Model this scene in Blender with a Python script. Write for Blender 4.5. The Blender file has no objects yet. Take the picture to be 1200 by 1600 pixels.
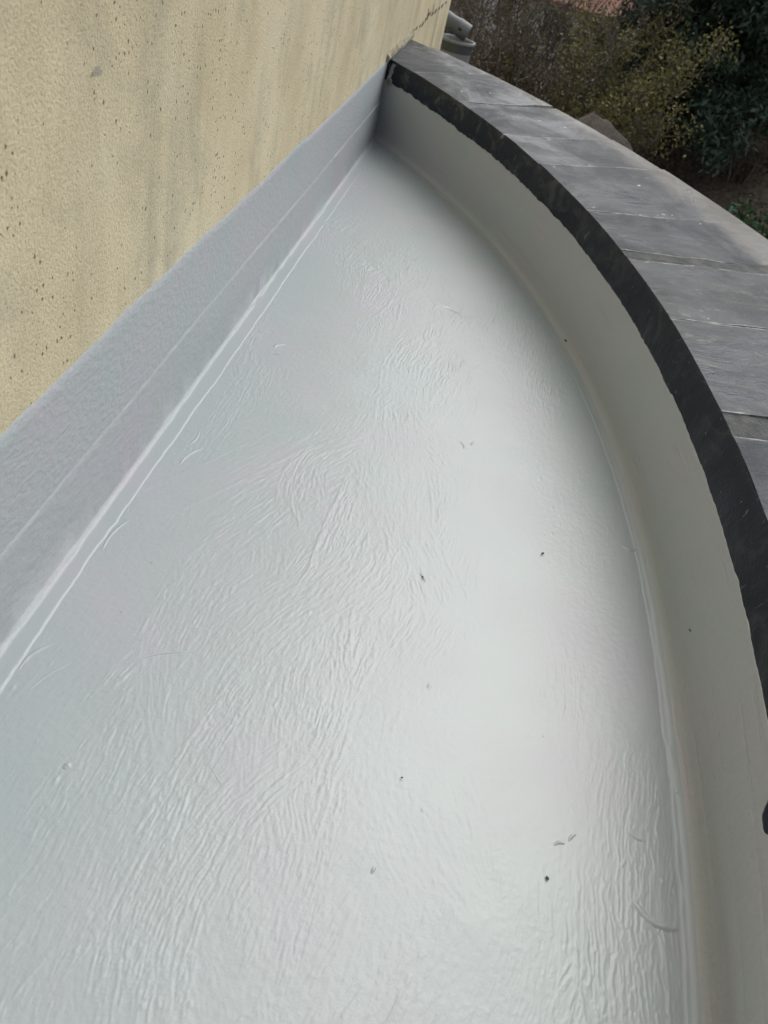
import bpy, math, random
import numpy as np
from mathutils import Matrix, Vector, noise as mnoise
scene = bpy.context.scene
COL = scene.collection
rad = math.radians

# ------------------------------------------------------------------ camera
cam_d = bpy.data.cameras.new('camera')
cam = bpy.data.objects.new('camera', cam_d)
COL.objects.link(cam)
ROT = Matrix(((0.96438617, -0.26434951, -0.00886876),
              (0.16026609, 0.61069134, -0.77548106),
              (0.21041411, 0.74644185, 0.63130854)))
cam.matrix_world = Matrix.Translation((0, 0, 1.5)) @ ROT.to_4x4()
cam_d.sensor_fit = 'VERTICAL'
cam_d.sensor_height = 36
cam_d.sensor_width = 27
cam_d.lens = 27.0
cam_d.clip_start = 0.05
cam_d.clip_end = 2000
scene.camera = cam
cam_d.dof.use_dof = True
cam_d.dof.focus_distance = 2.3
cam_d.dof.aperture_fstop = 5.0

# ------------------------------------------------------------------ sky, sun, exposure
SUN_AZ, SUN_EL = 20.0, 56.0           # degrees from +Y towards +X, degrees above horizon
world = bpy.data.worlds.new('World')
scene.world = world
world.use_nodes = True
wn, wl = world.node_tree.nodes, world.node_tree.links
wn.clear()
w_out = wn.new('ShaderNodeOutputWorld')
w_bg = wn.new('ShaderNodeBackground')
w_hs = wn.new('ShaderNodeHueSaturation')
w_sky = wn.new('ShaderNodeTexSky')
w_sky.sky_type = 'NISHITA'
w_sky.sun_disc = False
w_sky.sun_elevation = rad(SUN_EL)
w_sky.sun_rotation = rad(SUN_AZ)
w_sky.air_density = 1.2
w_sky.dust_density = 4.0
w_sky.ozone_density = 1.0
w_hs.inputs['Saturation'].default_value = 0.38
w_bg.inputs['Strength'].default_value = 0.13
wl.new(w_sky.outputs[0], w_hs.inputs['Color'])
wl.new(w_hs.outputs[0], w_bg.inputs['Color'])
wl.new(w_bg.outputs[0], w_out.inputs['Surface'])
sun_d = bpy.data.lights.new('sun', 'SUN')
sun_d.energy = 0.9
sun_d.angle = rad(85)
sun_d.color = (1.0, 0.985, 0.965)
sun = bpy.data.objects.new('sun', sun_d)
COL.objects.link(sun)
sdir = Vector((math.sin(rad(SUN_AZ)) * math.cos(rad(SUN_EL)), math.cos(rad(SUN_AZ)) * math.cos(rad(SUN_EL)), math.sin(rad(SUN_EL))))
sun.rotation_euler = sdir.to_track_quat('Z', 'Y').to_euler()
vs = scene.view_settings
vs.view_transform = 'Standard'
vs.look = 'None'
vs.gamma = 1.0
vs.exposure = 0.68
vs.use_curve_mapping = False
scene.cycles.max_bounces = 5
scene.cycles.diffuse_bounces = 3
scene.cycles.glossy_bounces = 2
scene.cycles.transmission_bounces = 2
scene.cycles.caustics_reflective = False
scene.cycles.caustics_refractive = False

# ------------------------------------------------------------------ material helpers
def new_mat(name):
    m = bpy.data.materials.new(name)
    m.use_nodes = True
    nt = m.node_tree
    return m, nt, nt.nodes['Principled BSDF']

class G:
    """tiny node-graph helper"""
    def __init__(self, nt):
        self.nt = nt
    def n(self, typ, ins=None, **props):
        nd = self.nt.nodes.new(typ)
        for k, v in props.items():
            setattr(nd, k, v)
        for k, v in (ins or {}).items():
            s = nd.inputs[k]
            if isinstance(v, bpy.types.NodeSocket):
                self.nt.links.new(v, s)
            else:
                s.default_value = v
        return nd
    def link(self, a, b):
        self.nt.links.new(a, b)
    def math(self, op, a, b=0.0, c=None, clamp=False):
        ins = {0: a, 1: b}
        if c is not None:
            ins[2] = c
        return self.n('ShaderNodeMath', ins, operation=op, use_clamp=clamp).outputs[0]
    def noise(self, vec, scale, detail=4, rough=0.5, dist=0.0):
        return self.n('ShaderNodeTexNoise', {'Vector': vec, 'Scale': scale, 'Detail': detail, 'Roughness': rough, 'Distortion': dist})
    def ramp(self, fac, stops, interp='LINEAR'):
        r = self.n('ShaderNodeValToRGB', {'Fac': fac})
        cr = r.color_ramp
        cr.interpolation = interp
        while len(cr.elements) < len(stops):
            cr.elements.new(0.5)
        for e, (p, c) in zip(cr.elements, stops):
            e.position = p
            e.color = (c, c, c, 1) if isinstance(c, (int, float)) else (*c, 1)
        return r.outputs[0]
    def mix(self, fac, a, b, blend='MIX'):
        m = self.n('ShaderNodeMix', data_type='RGBA', blend_type=blend)
        for s, v in ((m.inputs[0], fac), (m.inputs[6], a), (m.inputs[7], b)):
            if isinstance(v, bpy.types.NodeSocket):
                self.nt.links.new(v, s)
            elif isinstance(v, (int, float)) and s.type != 'RGBA':
                s.default_value = v
            else:
                s.default_value = (*v, 1) if len(v) == 3 else v
        return m.outputs[2]
    def mapping(self, vec, scale=(1, 1, 1), rot=(0, 0, 0), loc=(0, 0, 0)):
        return self.n('ShaderNodeMapping', {'Vector': vec, 'Scale': scale, 'Rotation': rot, 'Location': loc}).outputs[0]
    def bump(self, height, dist, strength=1.0, normal=None):
        ins = {'Height': height, 'Distance': dist, 'Strength': strength}
        if normal is not None:
            ins['Normal'] = normal
        return self.n('ShaderNodeBump', ins).outputs[0]

PAINT = (0.415, 0.438, 0.445)

def paint_material(name, kind):
    """grey liquid waterproofing paint; the floor's brush relief is geometry, the rest gets a light stipple"""
    m, nt, bs = new_mat(name)
    g = G(nt)
    tc = g.n('ShaderNodeTexCoord')
    P = tc.outputs['Object'] if kind != 'parapet' else tc.outputs['UV']
    big = g.noise(P, 2.1, 3, 0.6, 0.3).outputs['Fac']
    col = g.ramp(big, [(0.36, (0.332, 0.381, 0.386)), (0.52, (0.346, 0.379, 0.388)), (0.68, (0.362, 0.372, 0.400))])
    if kind == 'floor':
        rough = g.math('ADD', g.math('MULTIPLY', big, 0.20), 0.29)
        h = g.math('MULTIPLY', g.noise(P, 190.0, 1).outputs['Fac'], 0.0003)
        speck = g.n('ShaderNodeTexVoronoi', {'Vector': P, 'Scale': 15.0}, feature='F1')
        sp = g.math('MULTIPLY', g.ramp(speck.outputs['Distance'], [(0.03, 1.0), (0.05, 0.0)]),
                    g.math('GREATER_THAN', g.n('ShaderNodeSeparateColor', {'Color': speck.outputs['Color']}).outputs[0], 0.9))
        col = g.mix(g.math('MULTIPLY', sp, 0.5), col, (0.13, 0.13, 0.125))
    elif kind == 'upstand':
        h = g.math('MULTIPLY', g.noise(g.mapping(P, (1, 0.7, 1), (rad(30), 0, 0)), 62.0, 3, 0.6).outputs['Fac'], 0.0036)
        rough = g.math('ADD', g.math('MULTIPLY', big, 0.15), 0.42)
    elif kind == 'membrane':
        h = g.math('MULTIPLY', g.noise(g.mapping(P, (55, 30, 55)), 1.0, 3, 0.6).outputs['Fac'], 0.0032)
        rough = g.math('ADD', g.math('MULTIPLY', big, 0.15), 0.45)
    else:
        longs = g.ramp(g.noise(g.mapping(P, (1.1, 40, 1)), 1.0, 2, 0.5, 0.35).outputs['Fac'], [(0.54, 0.0), (0.66, 1.0)])
        longs = g.math('MULTIPLY', longs, g.ramp(big, [(0.46, 0.0), (0.60, 1.0)]))
        h = g.math('ADD', g.math('MULTIPLY', longs, 0.0018), g.math('MULTIPLY', g.noise(P, 45.0, 2, 0.6).outputs['Fac'], 0.0022))
        rough = g.math('ADD', g.math('MULTIPLY', big, 0.12), 0.42)
    if kind in ('parapet', 'upstand', 'membrane'):
        col = g.mix(1.0, col, (1.24, 1.16, 1.10) if kind == 'parapet' else (1.22, 1.17, 1.15), 'MULTIPLY')
    g.link(col, bs.inputs['Base Color'])
    g.link(rough, bs.inputs['Roughness'])
    g.link(g.bump(h, 1.0), bs.inputs['Normal'])
    bs.inputs['Specular IOR Level'].default_value = 0.6 if kind == 'floor' else 0.45
    return m

def plaster_material():
    m, nt, bs = new_mat('ochre_roughcast')
    g = G(nt)
    P = g.n('ShaderNodeTexCoord').outputs['Object']
    grain = g.noise(P, 135.0, 3, 0.8).outputs['Fac']
    big = g.noise(P, 1.3, 3, 0.6).outputs['Fac']
    col = g.ramp(big, [(0.32, (0.60, 0.515, 0.335)), (0.5, (0.71, 0.62, 0.42)), (0.68, (0.75, 0.67, 0.475))])
    gcol = g.ramp(grain, [(0.30, (0.74, 0.72, 0.66)), (0.52, (1.0, 1.0, 1.0)), (0.75, (1.08, 1.08, 1.08))])
    col = g.mix(1.0, col, gcol, 'MULTIPLY')
    # rain streaks running down
    st = g.noise(g.mapping(P, (1, 3.4, 0.42)), 1.0, 4, 0.6, 0.5).outputs['Fac']
    st = g.math('MULTIPLY', g.ramp(st, [(0.48, 0.0), (0.70, 0.55)]), g.ramp(g.noise(g.mapping(P, (1, 2.2, 1.6)), 1.0, 4, 0.65).outputs['Fac'], [(0.38, 0.1), (0.6, 1.0)]))
    st2 = g.noise(g.mapping(P, (1, 11.0, 0.8), loc=(0, 4.1, 0)), 1.0, 4, 0.6, 0.4).outputs['Fac']
    st2 = g.ramp(st2, [(0.56, 0.0), (0.74, 0.3)])
    blot = g.noise(P, 3.4, 5, 0.7, 0.6).outputs['Fac']
    col = g.mix(g.ramp(blot, [(0.50, 0.0), (0.72, 0.5)]), col, (0.37, 0.35, 0.255))
    col = g.mix(st, col, (0.255, 0.235, 0.17))
    col = g.mix(st2, col, (0.30, 0.27, 0.185))
    # pores with dirt in them
    sx = g.n('ShaderNodeSeparateXYZ', {'Vector': P})
    P2 = g.n('ShaderNodeCombineXYZ', {0: sx.outputs['Y'], 1: g.math('MULTIPLY', sx.outputs['Z'], 0.86)}).outputs[0]
    pv = g.n('ShaderNodeTexVoronoi', {'Vector': P2, 'Scale': 50.0}, feature='F1', voronoi_dimensions='2D')
    pr = g.n('ShaderNodeSeparateColor', {'Color': pv.outputs['Color']})
    thr = g.math('SUBTRACT', 0.96, g.math('MULTIPLY', g.ramp(g.noise(P, 3.1, 3, 0.7).outputs['Fac'], [(0.42, 0.0), (0.66, 1.0)]), 0.55))
    pore = g.math('MULTIPLY', g.ramp(g.math('ADD', g.math('ADD', pv.outputs['Distance'], g.math('MULTIPLY', pr.outputs[1], 0.20)), g.math('MULTIPLY', g.math('SUBTRACT', grain, 0.5), 0.6)), [(0.13, 1.0), (0.20, 0.0)]), g.math('GREATER_THAN', pr.outputs[0], thr))
    col = g.mix(g.math('MULTIPLY', pore, 0.72), col, (0.10, 0.085, 0.05))
    g.link(col, bs.inputs['Base Color'])
    bs.inputs['Roughness'].default_value = 0.92
    bs.inputs['Specular IOR Level'].default_value = 0.2
    h = g.math('MULTIPLY', grain, 0.0034)
    h = g.math('SUBTRACT', h, g.math('MULTIPLY', pore, 0.006))
    g.link(g.bump(h, 1.0), bs.inputs['Normal'])
    return m

def slate_material(name, base_lo, base_hi, face=False):
    m, nt, bs = new_mat(name)
    g = G(nt)
    P = g.n('ShaderNodeTexCoord').outputs['UV']          # metres: u along the parapet, v across it
    oi = g.n('ShaderNodeObjectInfo').outputs['Random']
    big = g.noise(P, 2.4, 4, 0.65, 0.5).outputs['Fac']
    brush = g.noise(g.mapping(P, (11, 3.0, 1), (0, 0, 0.06)), 1.0, 5, 0.7, 1.1).outputs['Fac']
    fine = g.noise(P, 110.0, 2, 0.6).outputs['Fac']
    col = g.mix(g.ramp(big, [(0.40, 0.0), (0.58, 1.0)]), base_lo, base_hi)
    if not face:
        col = g.mix(g.ramp(brush, [(0.46, 0.0), (0.70, 0.6)]), col, (0.080, 0.084, 0.085))
        scuff = g.noise(g.mapping(P, (15, 5, 1), (0, 0, 0.2)), 1.0, 5, 0.75, 1.0).outputs['Fac']
        col = g.mix(g.ramp(scuff, [(0.57, 0.0), (0.70, 0.65)]), col, (0.17, 0.17, 0.16))
        col = g.mix(1.0, col, g.ramp(fine, [(0.3, 0.7), (0.7, 1.3)]), 'MULTIPLY')
        tint = g.ramp(oi, [(0.0, (0.60, 0.64, 0.70)), (0.5, (0.9, 0.92, 0.94)), (1.0, (1.28, 1.24, 1.14))])
        col = g.mix(1.0, col, tint, 'MULTIPLY')
        jt = g.n('ShaderNodeAttribute', attribute_name='joint').outputs['Fac']
        jn = g.noise(g.mapping(P, (40, 12, 1)), 1.0, 3, 0.7, 0.8).outputs['Fac']
        jm = g.ramp(g.math('ADD', g.math('MULTIPLY', g.math('POWER', jt, 3.0), 0.55), g.math('MULTIPLY', jn, 0.8)), [(0.80, 0.0), (0.95, 0.85)])
        col = g.mix(jm, col, (0.30, 0.295, 0.275))
        # pale dusty outer margin where the coating has worn through
        sv = g.n('ShaderNodeSeparateXYZ', {'Vector': P}).outputs['Y']
        wob = g.math('ADD', sv, g.math('MULTIPLY', g.math('SUBTRACT', g.noise(P, 5.0, 4, 0.6).outputs['Fac'], 0.5), 0.35))
        col = g.mix(g.ramp(g.math('SUBTRACT', wob, 0.12), [(0.60, 0.0), (0.74, 0.75)]), col, (0.14, 0.135, 0.118))
        # droppings and paint splashes, then glints painted as white flecks near joints
        dv = g.n('ShaderNodeTexVoronoi', {'Vector': g.mapping(P, (22, 9, 1)), 'Scale': 1.0}, feature='F1')
        dr = g.n('ShaderNodeSeparateColor', {'Color': dv.outputs['Color']}).outputs[0]
        dm = g.math('MULTIPLY', g.ramp(dv.outputs['Distance'], [(0.10, 1.0), (0.16, 0.0)]), g.math('GREATER_THAN', dr, 0.965))
        dm = g.math('MULTIPLY', dm, g.ramp(g.noise(P, 60.0, 3).outputs['Fac'], [(0.4, 0.3), (0.55, 1.0)]))
        col = g.mix(dm, col, (0.72, 0.72, 0.70))
        fv = g.n('ShaderNodeTexVoronoi', {'Vector': g.n('ShaderNodeVectorMath', {0: g.mapping(P, (62, 24, 1)), 1: g.noise(P, 90.0, 2).outputs['Color']}, operation='ADD').outputs[0], 'Scale': 1.0}, feature='F1', voronoi_dimensions='2D')
        fm = g.math('MULTIPLY', g.ramp(fv.outputs['Distance'], [(0.16, 1.0), (0.26, 0.0)]), g.math('GREATER_THAN', g.math('ADD', g.n('ShaderNodeSeparateColor', {'Color': fv.outputs['Color']}).outputs[0], g.math('MULTIPLY', jt, 0.14)), 1.02))
        fm = g.math('MULTIPLY', fm, g.ramp(g.noise(P, 7.0, 3, 0.7).outputs['Fac'], [(0.5, 0.0), (0.62, 0.9)]))
        col = g.mix(fm, col, (0.62, 0.62, 0.60))
    else:
        worn = g.ramp(g.noise(g.mapping(P, (5, 9, 1)), 1.0, 5, 0.7, 0.9).outputs['Fac'], [(0.52, 0.0), (0.66, 0.75)])
        far_end = g.ramp(g.math('MULTIPLY', g.n('ShaderNodeSeparateXYZ', {'Vector': P}).outputs['X'], 0.2), [(0.40, 0.35), (0.86, 1.0)])
        col = g.mix(g.math('MULTIPLY', worn, far_end), col, (0.115, 0.115, 0.105))
        scr = g.noise(g.mapping(P, (30, 14, 1), (0, 0, 0.9)), 1.0, 4, 0.65, 1.2).outputs['Fac']
        col = g.mix(g.ramp(scr, [(0.64, 0.0), (0.72, 0.6)]), col, (0.26, 0.26, 0.24))
    g.link(col, bs.inputs['Base Color'])
    rg = g.ramp(big, [(0.36, 0.30), (0.60, 0.70)])
    g.link(rg, bs.inputs['Roughness'])
    bs.inputs['Specular IOR Level'].default_value = 0.24 if not face else 0.2
    h = g.math('ADD', g.math('MULTIPLY', brush, 0.011 if not face else 0.003), g.math('MULTIPLY', fine, 0.0016))
    h = g.math('ADD', h, g.math('MULTIPLY', big, 0.012))
    g.link(g.bump(h, 1.0), bs.inputs['Normal'])
    return m

def noisy_material(name, lo, hi, scale=6.0, rough=0.85, bump=0.01, detail=6, coords='Object', spec=0.3):
    m, nt, bs = new_mat(name)
    g = G(nt)
    P = g.n('ShaderNodeTexCoord').outputs[coords]
    f = g.noise(P, scale, detail, 0.65, 0.3).outputs['Fac']
    g.link(g.ramp(f, [(0.32, lo), (0.68, hi)]), bs.inputs['Base Color'])
    bs.inputs['Roughness'].default_value = rough
    bs.inputs['Specular IOR Level'].default_value = spec
    if bump:
        g.link(g.bump(g.noise(P, scale * 6, 5, 0.6).outputs['Fac'], bump), bs.inputs['Normal'])
    return m

def leaf_material(name, lo, hi, transl=0.25):
    m, nt, bs = new_mat(name)
    g = G(nt)
    at = g.n('ShaderNodeAttribute', attribute_name='tint').outputs['Fac']
    col = g.mix(at, lo, hi)
    g.link(col, bs.inputs['Base Color'])
    bs.inputs['Roughness'].default_value = 0.6
    bs.inputs['Specular IOR Level'].default_value = 0.25
    tr = g.n('ShaderNodeBsdfTranslucent', {'Color': col})
    mx = g.n('ShaderNodeMixShader', {0: transl, 1: bs.outputs[0], 2: tr.outputs[0]})
    g.link(mx.outputs[0], nt.nodes['Material Output'].inputs['Surface'])
    return m

M = {}
M['floor'] = paint_material('grey_floor_paint', 'floor')
M['upstand'] = paint_material('grey_upstand_paint', 'upstand')
M['membrane'] = paint_material('grey_membrane_paint', 'membrane')
M['parapet'] = paint_material('grey_parapet_paint', 'parapet')
M['plaster'] = plaster_material()
M['slate'] = slate_material('weathered_slate', (0.011, 0.016, 0.025), (0.044, 0.050, 0.056))
M['band'] = slate_material('black_bitumen_edge', (0.010, 0.014, 0.022), (0.019, 0.023, 0.031), face=True)
M['mortar'] = noisy_material('grey_mortar', (0.04, 0.045, 0.048), (0.125, 0.128, 0.122), 14, 0.9, 0.01)
M['sealant'] = noisy_material('cream_mortar_bead', (0.30, 0.27, 0.19), (0.52, 0.48, 0.37), 16, 0.9, 0.02)
M['hole'] = noisy_material('dirty_chipped_render', (0.05, 0.045, 0.035), (0.16, 0.14, 0.10), 30, 0.95, 0.02)
M['pvc'] = noisy_material('grey_weathered_plastic', (0.10, 0.11, 0.115), (0.15, 0.16, 0.16), 7, 0.5, 0.002)
M['pvc_rim'] = noisy_material('pale_plastic_rim', (0.20, 0.21, 0.21), (0.27, 0.28, 0.28), 9, 0.45, 0.002)
M['pvc_dark'] = noisy_material('dark_grey_plastic', (0.06, 0.07, 0.075), (0.09, 0.10, 0.105), 7, 0.5, 0.002)
M['debris'] = noisy_material('dark_grit', (0.06, 0.06, 0.056), (0.16, 0.155, 0.145), 80, 0.9, 0.004)

# ------------------------------------------------------------------ mesh helpers
def link(o):
    COL.objects.link(o)
    return o

def mesh_obj(name, verts, faces, mats, parent=None, uv=None, smooth=None, midx=None, tint=None):
    me = bpy.data.meshes.new(name)
    me.from_pydata([tuple(v) for v in verts], [], [tuple(f) for f in faces])
    finish(me, mats, uv, smooth, midx)
    o = link(bpy.data.objects.new(name, me))
    o.parent = parent
    return o

def finish(me, mats, uv=None, smooth=None, midx=None):
    for m in (mats if isinstance(mats, (list, tuple)) else [mats]):
        me.materials.append(m)
    if midx is not None:
        me.polygons.foreach_set('material_index', midx)
    if uv is not None:
        lay = me.uv_layers.new(name='UVMap')
        vi = np.empty(len(me.loops), dtype=np.int32)
        me.loops.foreach_get('vertex_index', vi)
        lay.data.foreach_set('uv', np.asarray(uv, dtype=np.float32)[vi].ravel())
    if smooth is not None:
        me.polygons.foreach_set('use_smooth', [True] * len(me.polygons))
        if smooth < 179:
            me.set_sharp_from_angle(angle=rad(smooth))
    me.update()

def quads_obj(name, V, mat, parent=None, tint=None, nper=4):
    """V: (n, nper, 3) separate polygons as one mesh, fast"""
    n = V.shape[0]
    me = bpy.data.meshes.new(name)
    me.vertices.add(n * nper)
    me.vertices.foreach_set('co', V.astype(np.float32).ravel())
    me.loops.add(n * nper)
    me.loops.foreach_set('vertex_index', np.arange(n * nper, dtype=np.int32))
    me.polygons.add(n)
    me.polygons.foreach_set('loop_start', np.arange(0, n * nper, nper, dtype=np.int32))
    me.polygons.foreach_set('loop_total', np.full(n, nper, dtype=np.int32))
    me.materials.append(mat)
    if tint is not None:
        a = me.attributes.new('tint', 'FLOAT', 'FACE')
        a.data.foreach_set('value', tint.astype(np.float32))
    me.update(calc_edges=True)
    o = link(bpy.data.objects.new(name, me))
    o.parent = parent
    return o

def tubes_obj(name, segs, mat, parent=None, sides=5):
    """segs: (n, 8) p0 p1 r0 r1 -> tapered prisms in one mesh"""
    S = np.asarray(segs, dtype=np.float64)
    p0, p1, r0, r1 = S[:, 0:3], S[:, 3:6], S[:, 6], S[:, 7]
    d = p1 - p0
    L = np.linalg.norm(d, axis=1, keepdims=True) + 1e-9
    d = d / L
    ref = np.where(np.abs(d[:, 2:3]) > 0.9, np.array([[1.0, 0, 0]]), np.array([[0, 0, 1.0]]))
    u = np.cross(d, ref); u /= np.linalg.norm(u, axis=1, keepdims=True)
    w = np.cross(d, u)
    a = np.linspace(0, 2 * np.pi, sides, endpoint=False)
    ring = np.cos(a)[None, :, None] * u[:, None, :] + np.sin(a)[None, :, None] * w[:, None, :]
    A = p0[:, None, :] - d[:, None, :] * (r0 * 0.5)[:, None, None] + ring * r0[:, None, None]
    B = p1[:, None, :] + ring * r1[:, None, None]
    n = len(S)
    V = np.concatenate([A, B], axis=1).reshape(-1, 3)
    base = (np.arange(n) * 2 * sides)[:, None]
    i = np.arange(sides)[None, :]
    j = (i + 1) % sides
    F = np.stack([base + i, base + j, base + sides + j, base + sides + i], axis=2).reshape(-1, 4)
    me = bpy.data.meshes.new(name)
    me.vertices.add(len(V)); me.vertices.foreach_set('co', V.astype(np.float32).ravel())
    me.loops.add(F.size); me.loops.foreach_set('vertex_index', F.astype(np.int32).ravel())
    me.polygons.add(len(F))
    me.polygons.foreach_set('loop_start', np.arange(0, F.size, 4, dtype=np.int32))
    me.polygons.foreach_set('loop_total', np.full(len(F), 4, dtype=np.int32))
    me.polygons.foreach_set('use_smooth', np.ones(len(F), dtype=bool))
    me.materials.append(mat)
    me.update(calc_edges=True)
    o = link(bpy.data.objects.new(name, me))
    o.parent = parent
    return o

def thing(name, label, cat, loc=(0, 0, 0), group=None):
    o = link(bpy.data.objects.new(name, None))
    o.location = loc
    o.empty_display_size = 0.1
    tag(o, label, cat, group)
    return o

def tag(o, label, cat, group=None):
    o['label'] = label
    o['category'] = cat
    if group:
        o['group'] = group
    return o

def kind(o, k, label=None):
    o['kind'] = k
    if label:
        o['label'] = label
    return o

def wob(x, seed=0.0, f=1.0):
    return mnoise.noise(Vector((x * f, seed * 7.31, seed * 3.7)))

def rag(x, seed=0.0):
    return wob(x, seed, 1.3) * 0.5 + wob(x, seed + 1, 6) * 0.3 + wob(x, seed + 2, 22) * 0.25 + wob(x, seed + 3, 60) * 0.15

def box_verts(x0, x1, y0, y1, z0, z1):
    v = [(x, y, z) for x in (x0, x1) for y in (y0, y1) for z in (z0, z1)]
    f = [(0, 1, 3, 2), (4, 6, 7, 5), (0, 4, 5, 1), (2, 3, 7, 6), (0, 2, 6, 4), (1, 5, 7, 3)]
    return v, f

# ------------------------------------------------------------------ layout of the terrace (metres, camera above the origin)
WX = -0.742                    # face of the house wall
CX, CY, RI = -5.76, 1.58, 6.645   # circle of the parapet's inner face
TOPZ, BANDZ = 0.51, 0.385
def RO(t):                     # outer edge of the coping, t in radians
    return 7.419 + (47.5 - max(10.0, min(60.0, abs(math.degrees(t))))) * 0.00961
def circ(t, r, z=0.0):
    return (CX + r * math.cos(t), CY + r * math.sin(t), z)
T_END = math.acos((WX - CX) / RI)

# ground sheet -------------------------------------------------------------------------
def gz(x, y):
    z = -2.75 - 0.035 * max(0.0, y - 12)
    b = 1 / (1 + math.exp(-(x - 3.2 + (y - 20) * -0.05) / 0.9)) * 1 / (1 + math.exp(-(y - 15.5) / 1.4))
    z += 2.3 * b * min(1.0, 0.75 + max(0, y - 15) * 0.05)
    r = math.hypot(x, y)
    z += 0.16 * max(0.0, r - 55) * (1 if r < 160 else 160 / r)
    z += 0.12 * mnoise.noise(Vector((x * 0.5, y * 0.5, 0))) + 0.05 * mnoise.noise(Vector((x * 2.1, y * 2.1, 4)))
    return z
ax = np.sinh(np.linspace(-4.6, 4.6, 150)) * 6.0
ay = np.sinh(np.linspace(-4.2, 4.2, 150)) * 9.0 + 18
gv = [(x, y, gz(x, y)) for y in ay for x in ax]
gf = [(j * 150 + i, j * 150 + i + 1, (j + 1) * 150 + i + 1, (j + 1) * 150 + i) for j in range(149) for i in range(149)]
def ground_material():
    m, nt, bs = new_mat('leaf_litter_soil')
    g = G(nt)
    P = g.n('ShaderNodeTexCoord').outputs['Object']
    f1 = g.noise(P, 0.6, 5, 0.6).outputs['Fac']
    f2 = g.noise(P, 9.0, 8, 0.75).outputs['Fac']
    c = g.ramp(f2, [(0.3, (0.030, 0.022, 0.015)), (0.5, (0.075, 0.055, 0.038)), (0.7, (0.15, 0.115, 0.08))])
    c = g.mix(g.ramp(f1, [(0.5, 0.0), (0.65, 0.7)]), c, (0.045, 0.055, 0.022))
    g.link(c, bs.inputs['Base Color'])
    bs.inputs['Roughness'].default_value = 0.95
    g.link(g.bump(f2, 0.08), bs.inputs['Normal'])
    return m
M['ground'] = ground_material()
ground = kind(mesh_obj('ground', gv, gf, M['ground'], smooth=180), 'structure')

# house --------------------------------------------------------------------------------
house = thing('house', 'ochre roughcast house wall with a grey painted band along its foot', 'house', (WX, 2.0, gz(-1, 2)))
def hchild(o):
    o.parent = house
    o.matrix_parent_inverse = Matrix.Translation(house.location).inverted()
    return o
WY0, WY1 = -6.5, 10.72
v, f = box_verts(WX - 7.0, WX, WY0, WY1, -4.2, 4.4)
hw = hchild(mesh_obj('wall', v, f, M['plaster']))
bv = hw.modifiers.new('bevel', 'BEVEL'); bv.width = 0.02; bv.segments = 2
v, f = box_verts(WX - 7.4, WX + 0.35, WY0 - 0.35, WY1 + 0.35, 4.40, 4.56)
M['eaves'] = noisy_material('dull_eaves_board', (0.22, 0.20, 0.17), (0.34, 0.32, 0.28), 5)
hchild(mesh_obj('eaves', v, f, M['eaves']))
# grey paint carried up the wall, ragged top edge, 3 mm proud
ys = np.arange(-3.0, 5.985, 0.012)
vv, ff = [], []
def paint_top(y):
    z = 0.516 + 0.015 * rag(y, 11) + 0.006 * wob(y, 3, 0.7)
    if 3.62 < y < 6: z -= 0.012
    return z
for k, y in enumerate(ys):
    zt = paint_top(y)
    vv += [(WX - 0.001, y, zt + 0.003), (WX + 0.0015, y, zt), (WX + 0.0025, y, zt - 0.03), (WX + 0.0035 + 0.002 * wob(y, 5, 3), y, 0.36), (WX + 0.004, y, 0.20), (WX + 0.004, y, -0.02)]
    if k:
        b = (k - 1) * 6
        ff += [(b + i, b + i + 1, b + 7 + i, b + 6 + i) for i in range(5)]
hchild(mesh_obj('painted_upstand', vv, ff, M['upstand'], smooth=50))
# reinforcing membrane lapped over the wall foot: top edge on the wall, cove, foot edge on the floor
vv, ff = [], []
ys = np.arange(-3.0, 6.06, 0.010)
NP = 17
for k, y in enumerate(ys):
    zt = 0.243 + 0.009 * rag(y, 21) + 0.006 * wob(y, 22, 0.9)
    xe = -0.674 + 0.013 * rag(y * 0.8, 31) + 0.006 * wob(y, 32, 0.8) - WX
    r = 0.013 + 0.004 * wob(y, 41, 1.4) + 0.002 * wob(y, 42, 9)
    lump = 0.006 * max(0, wob(y, 43, 3.5)) + 0.003 * wob(y, 44, 16)
    t = 0.006
    rg = 0.0026 * max(0.0, 0.0 + 1.4 * wob(y, 46, 2.2) + 0.7 * wob(y, 47, 17))
    prof = [(0.001, zt + 0.009), (t - 0.0015 + rg, zt + 0.001), (t + rg, zt - 0.007), (t, zt - 0.02), (t + 0.002 + 0.004 * wob(y, 45, 1.5), 0.16), (t + 0.002, 0.105)]
    for q in range(6):
        a = q / 5 * math.pi / 2
        prof.append((t + r * (1 - math.sin(math.pi / 2 - a)) + lump * math.sin(2 * a), -0.0012 + r * (1 - math.sin(a)) + lump * math.sin(2 * a)))
    prof += [(t + r + 0.006, -0.0014), (xe - 0.014, -0.0016), (xe - 0.006, -0.0014 + 0.3 * rg), (xe, -0.0018 + 0.3 * rg), (xe + 0.006, -0.008)]
    vv += [(WX + px, y, pz) for px, pz in prof]
    if k:
        b = (k - 1) * NP
        ff += [(b + i, b + i + 1, b + NP + 1 + i, b + NP + i) for i in range(NP - 1)]
hchild(mesh_obj('membrane_strip', vv, ff, [M['membrane'], M['floor']], smooth=60, midx=[1 if (i % (NP - 1)) >= 11 else 0 for i in range(len(ff))]))
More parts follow.
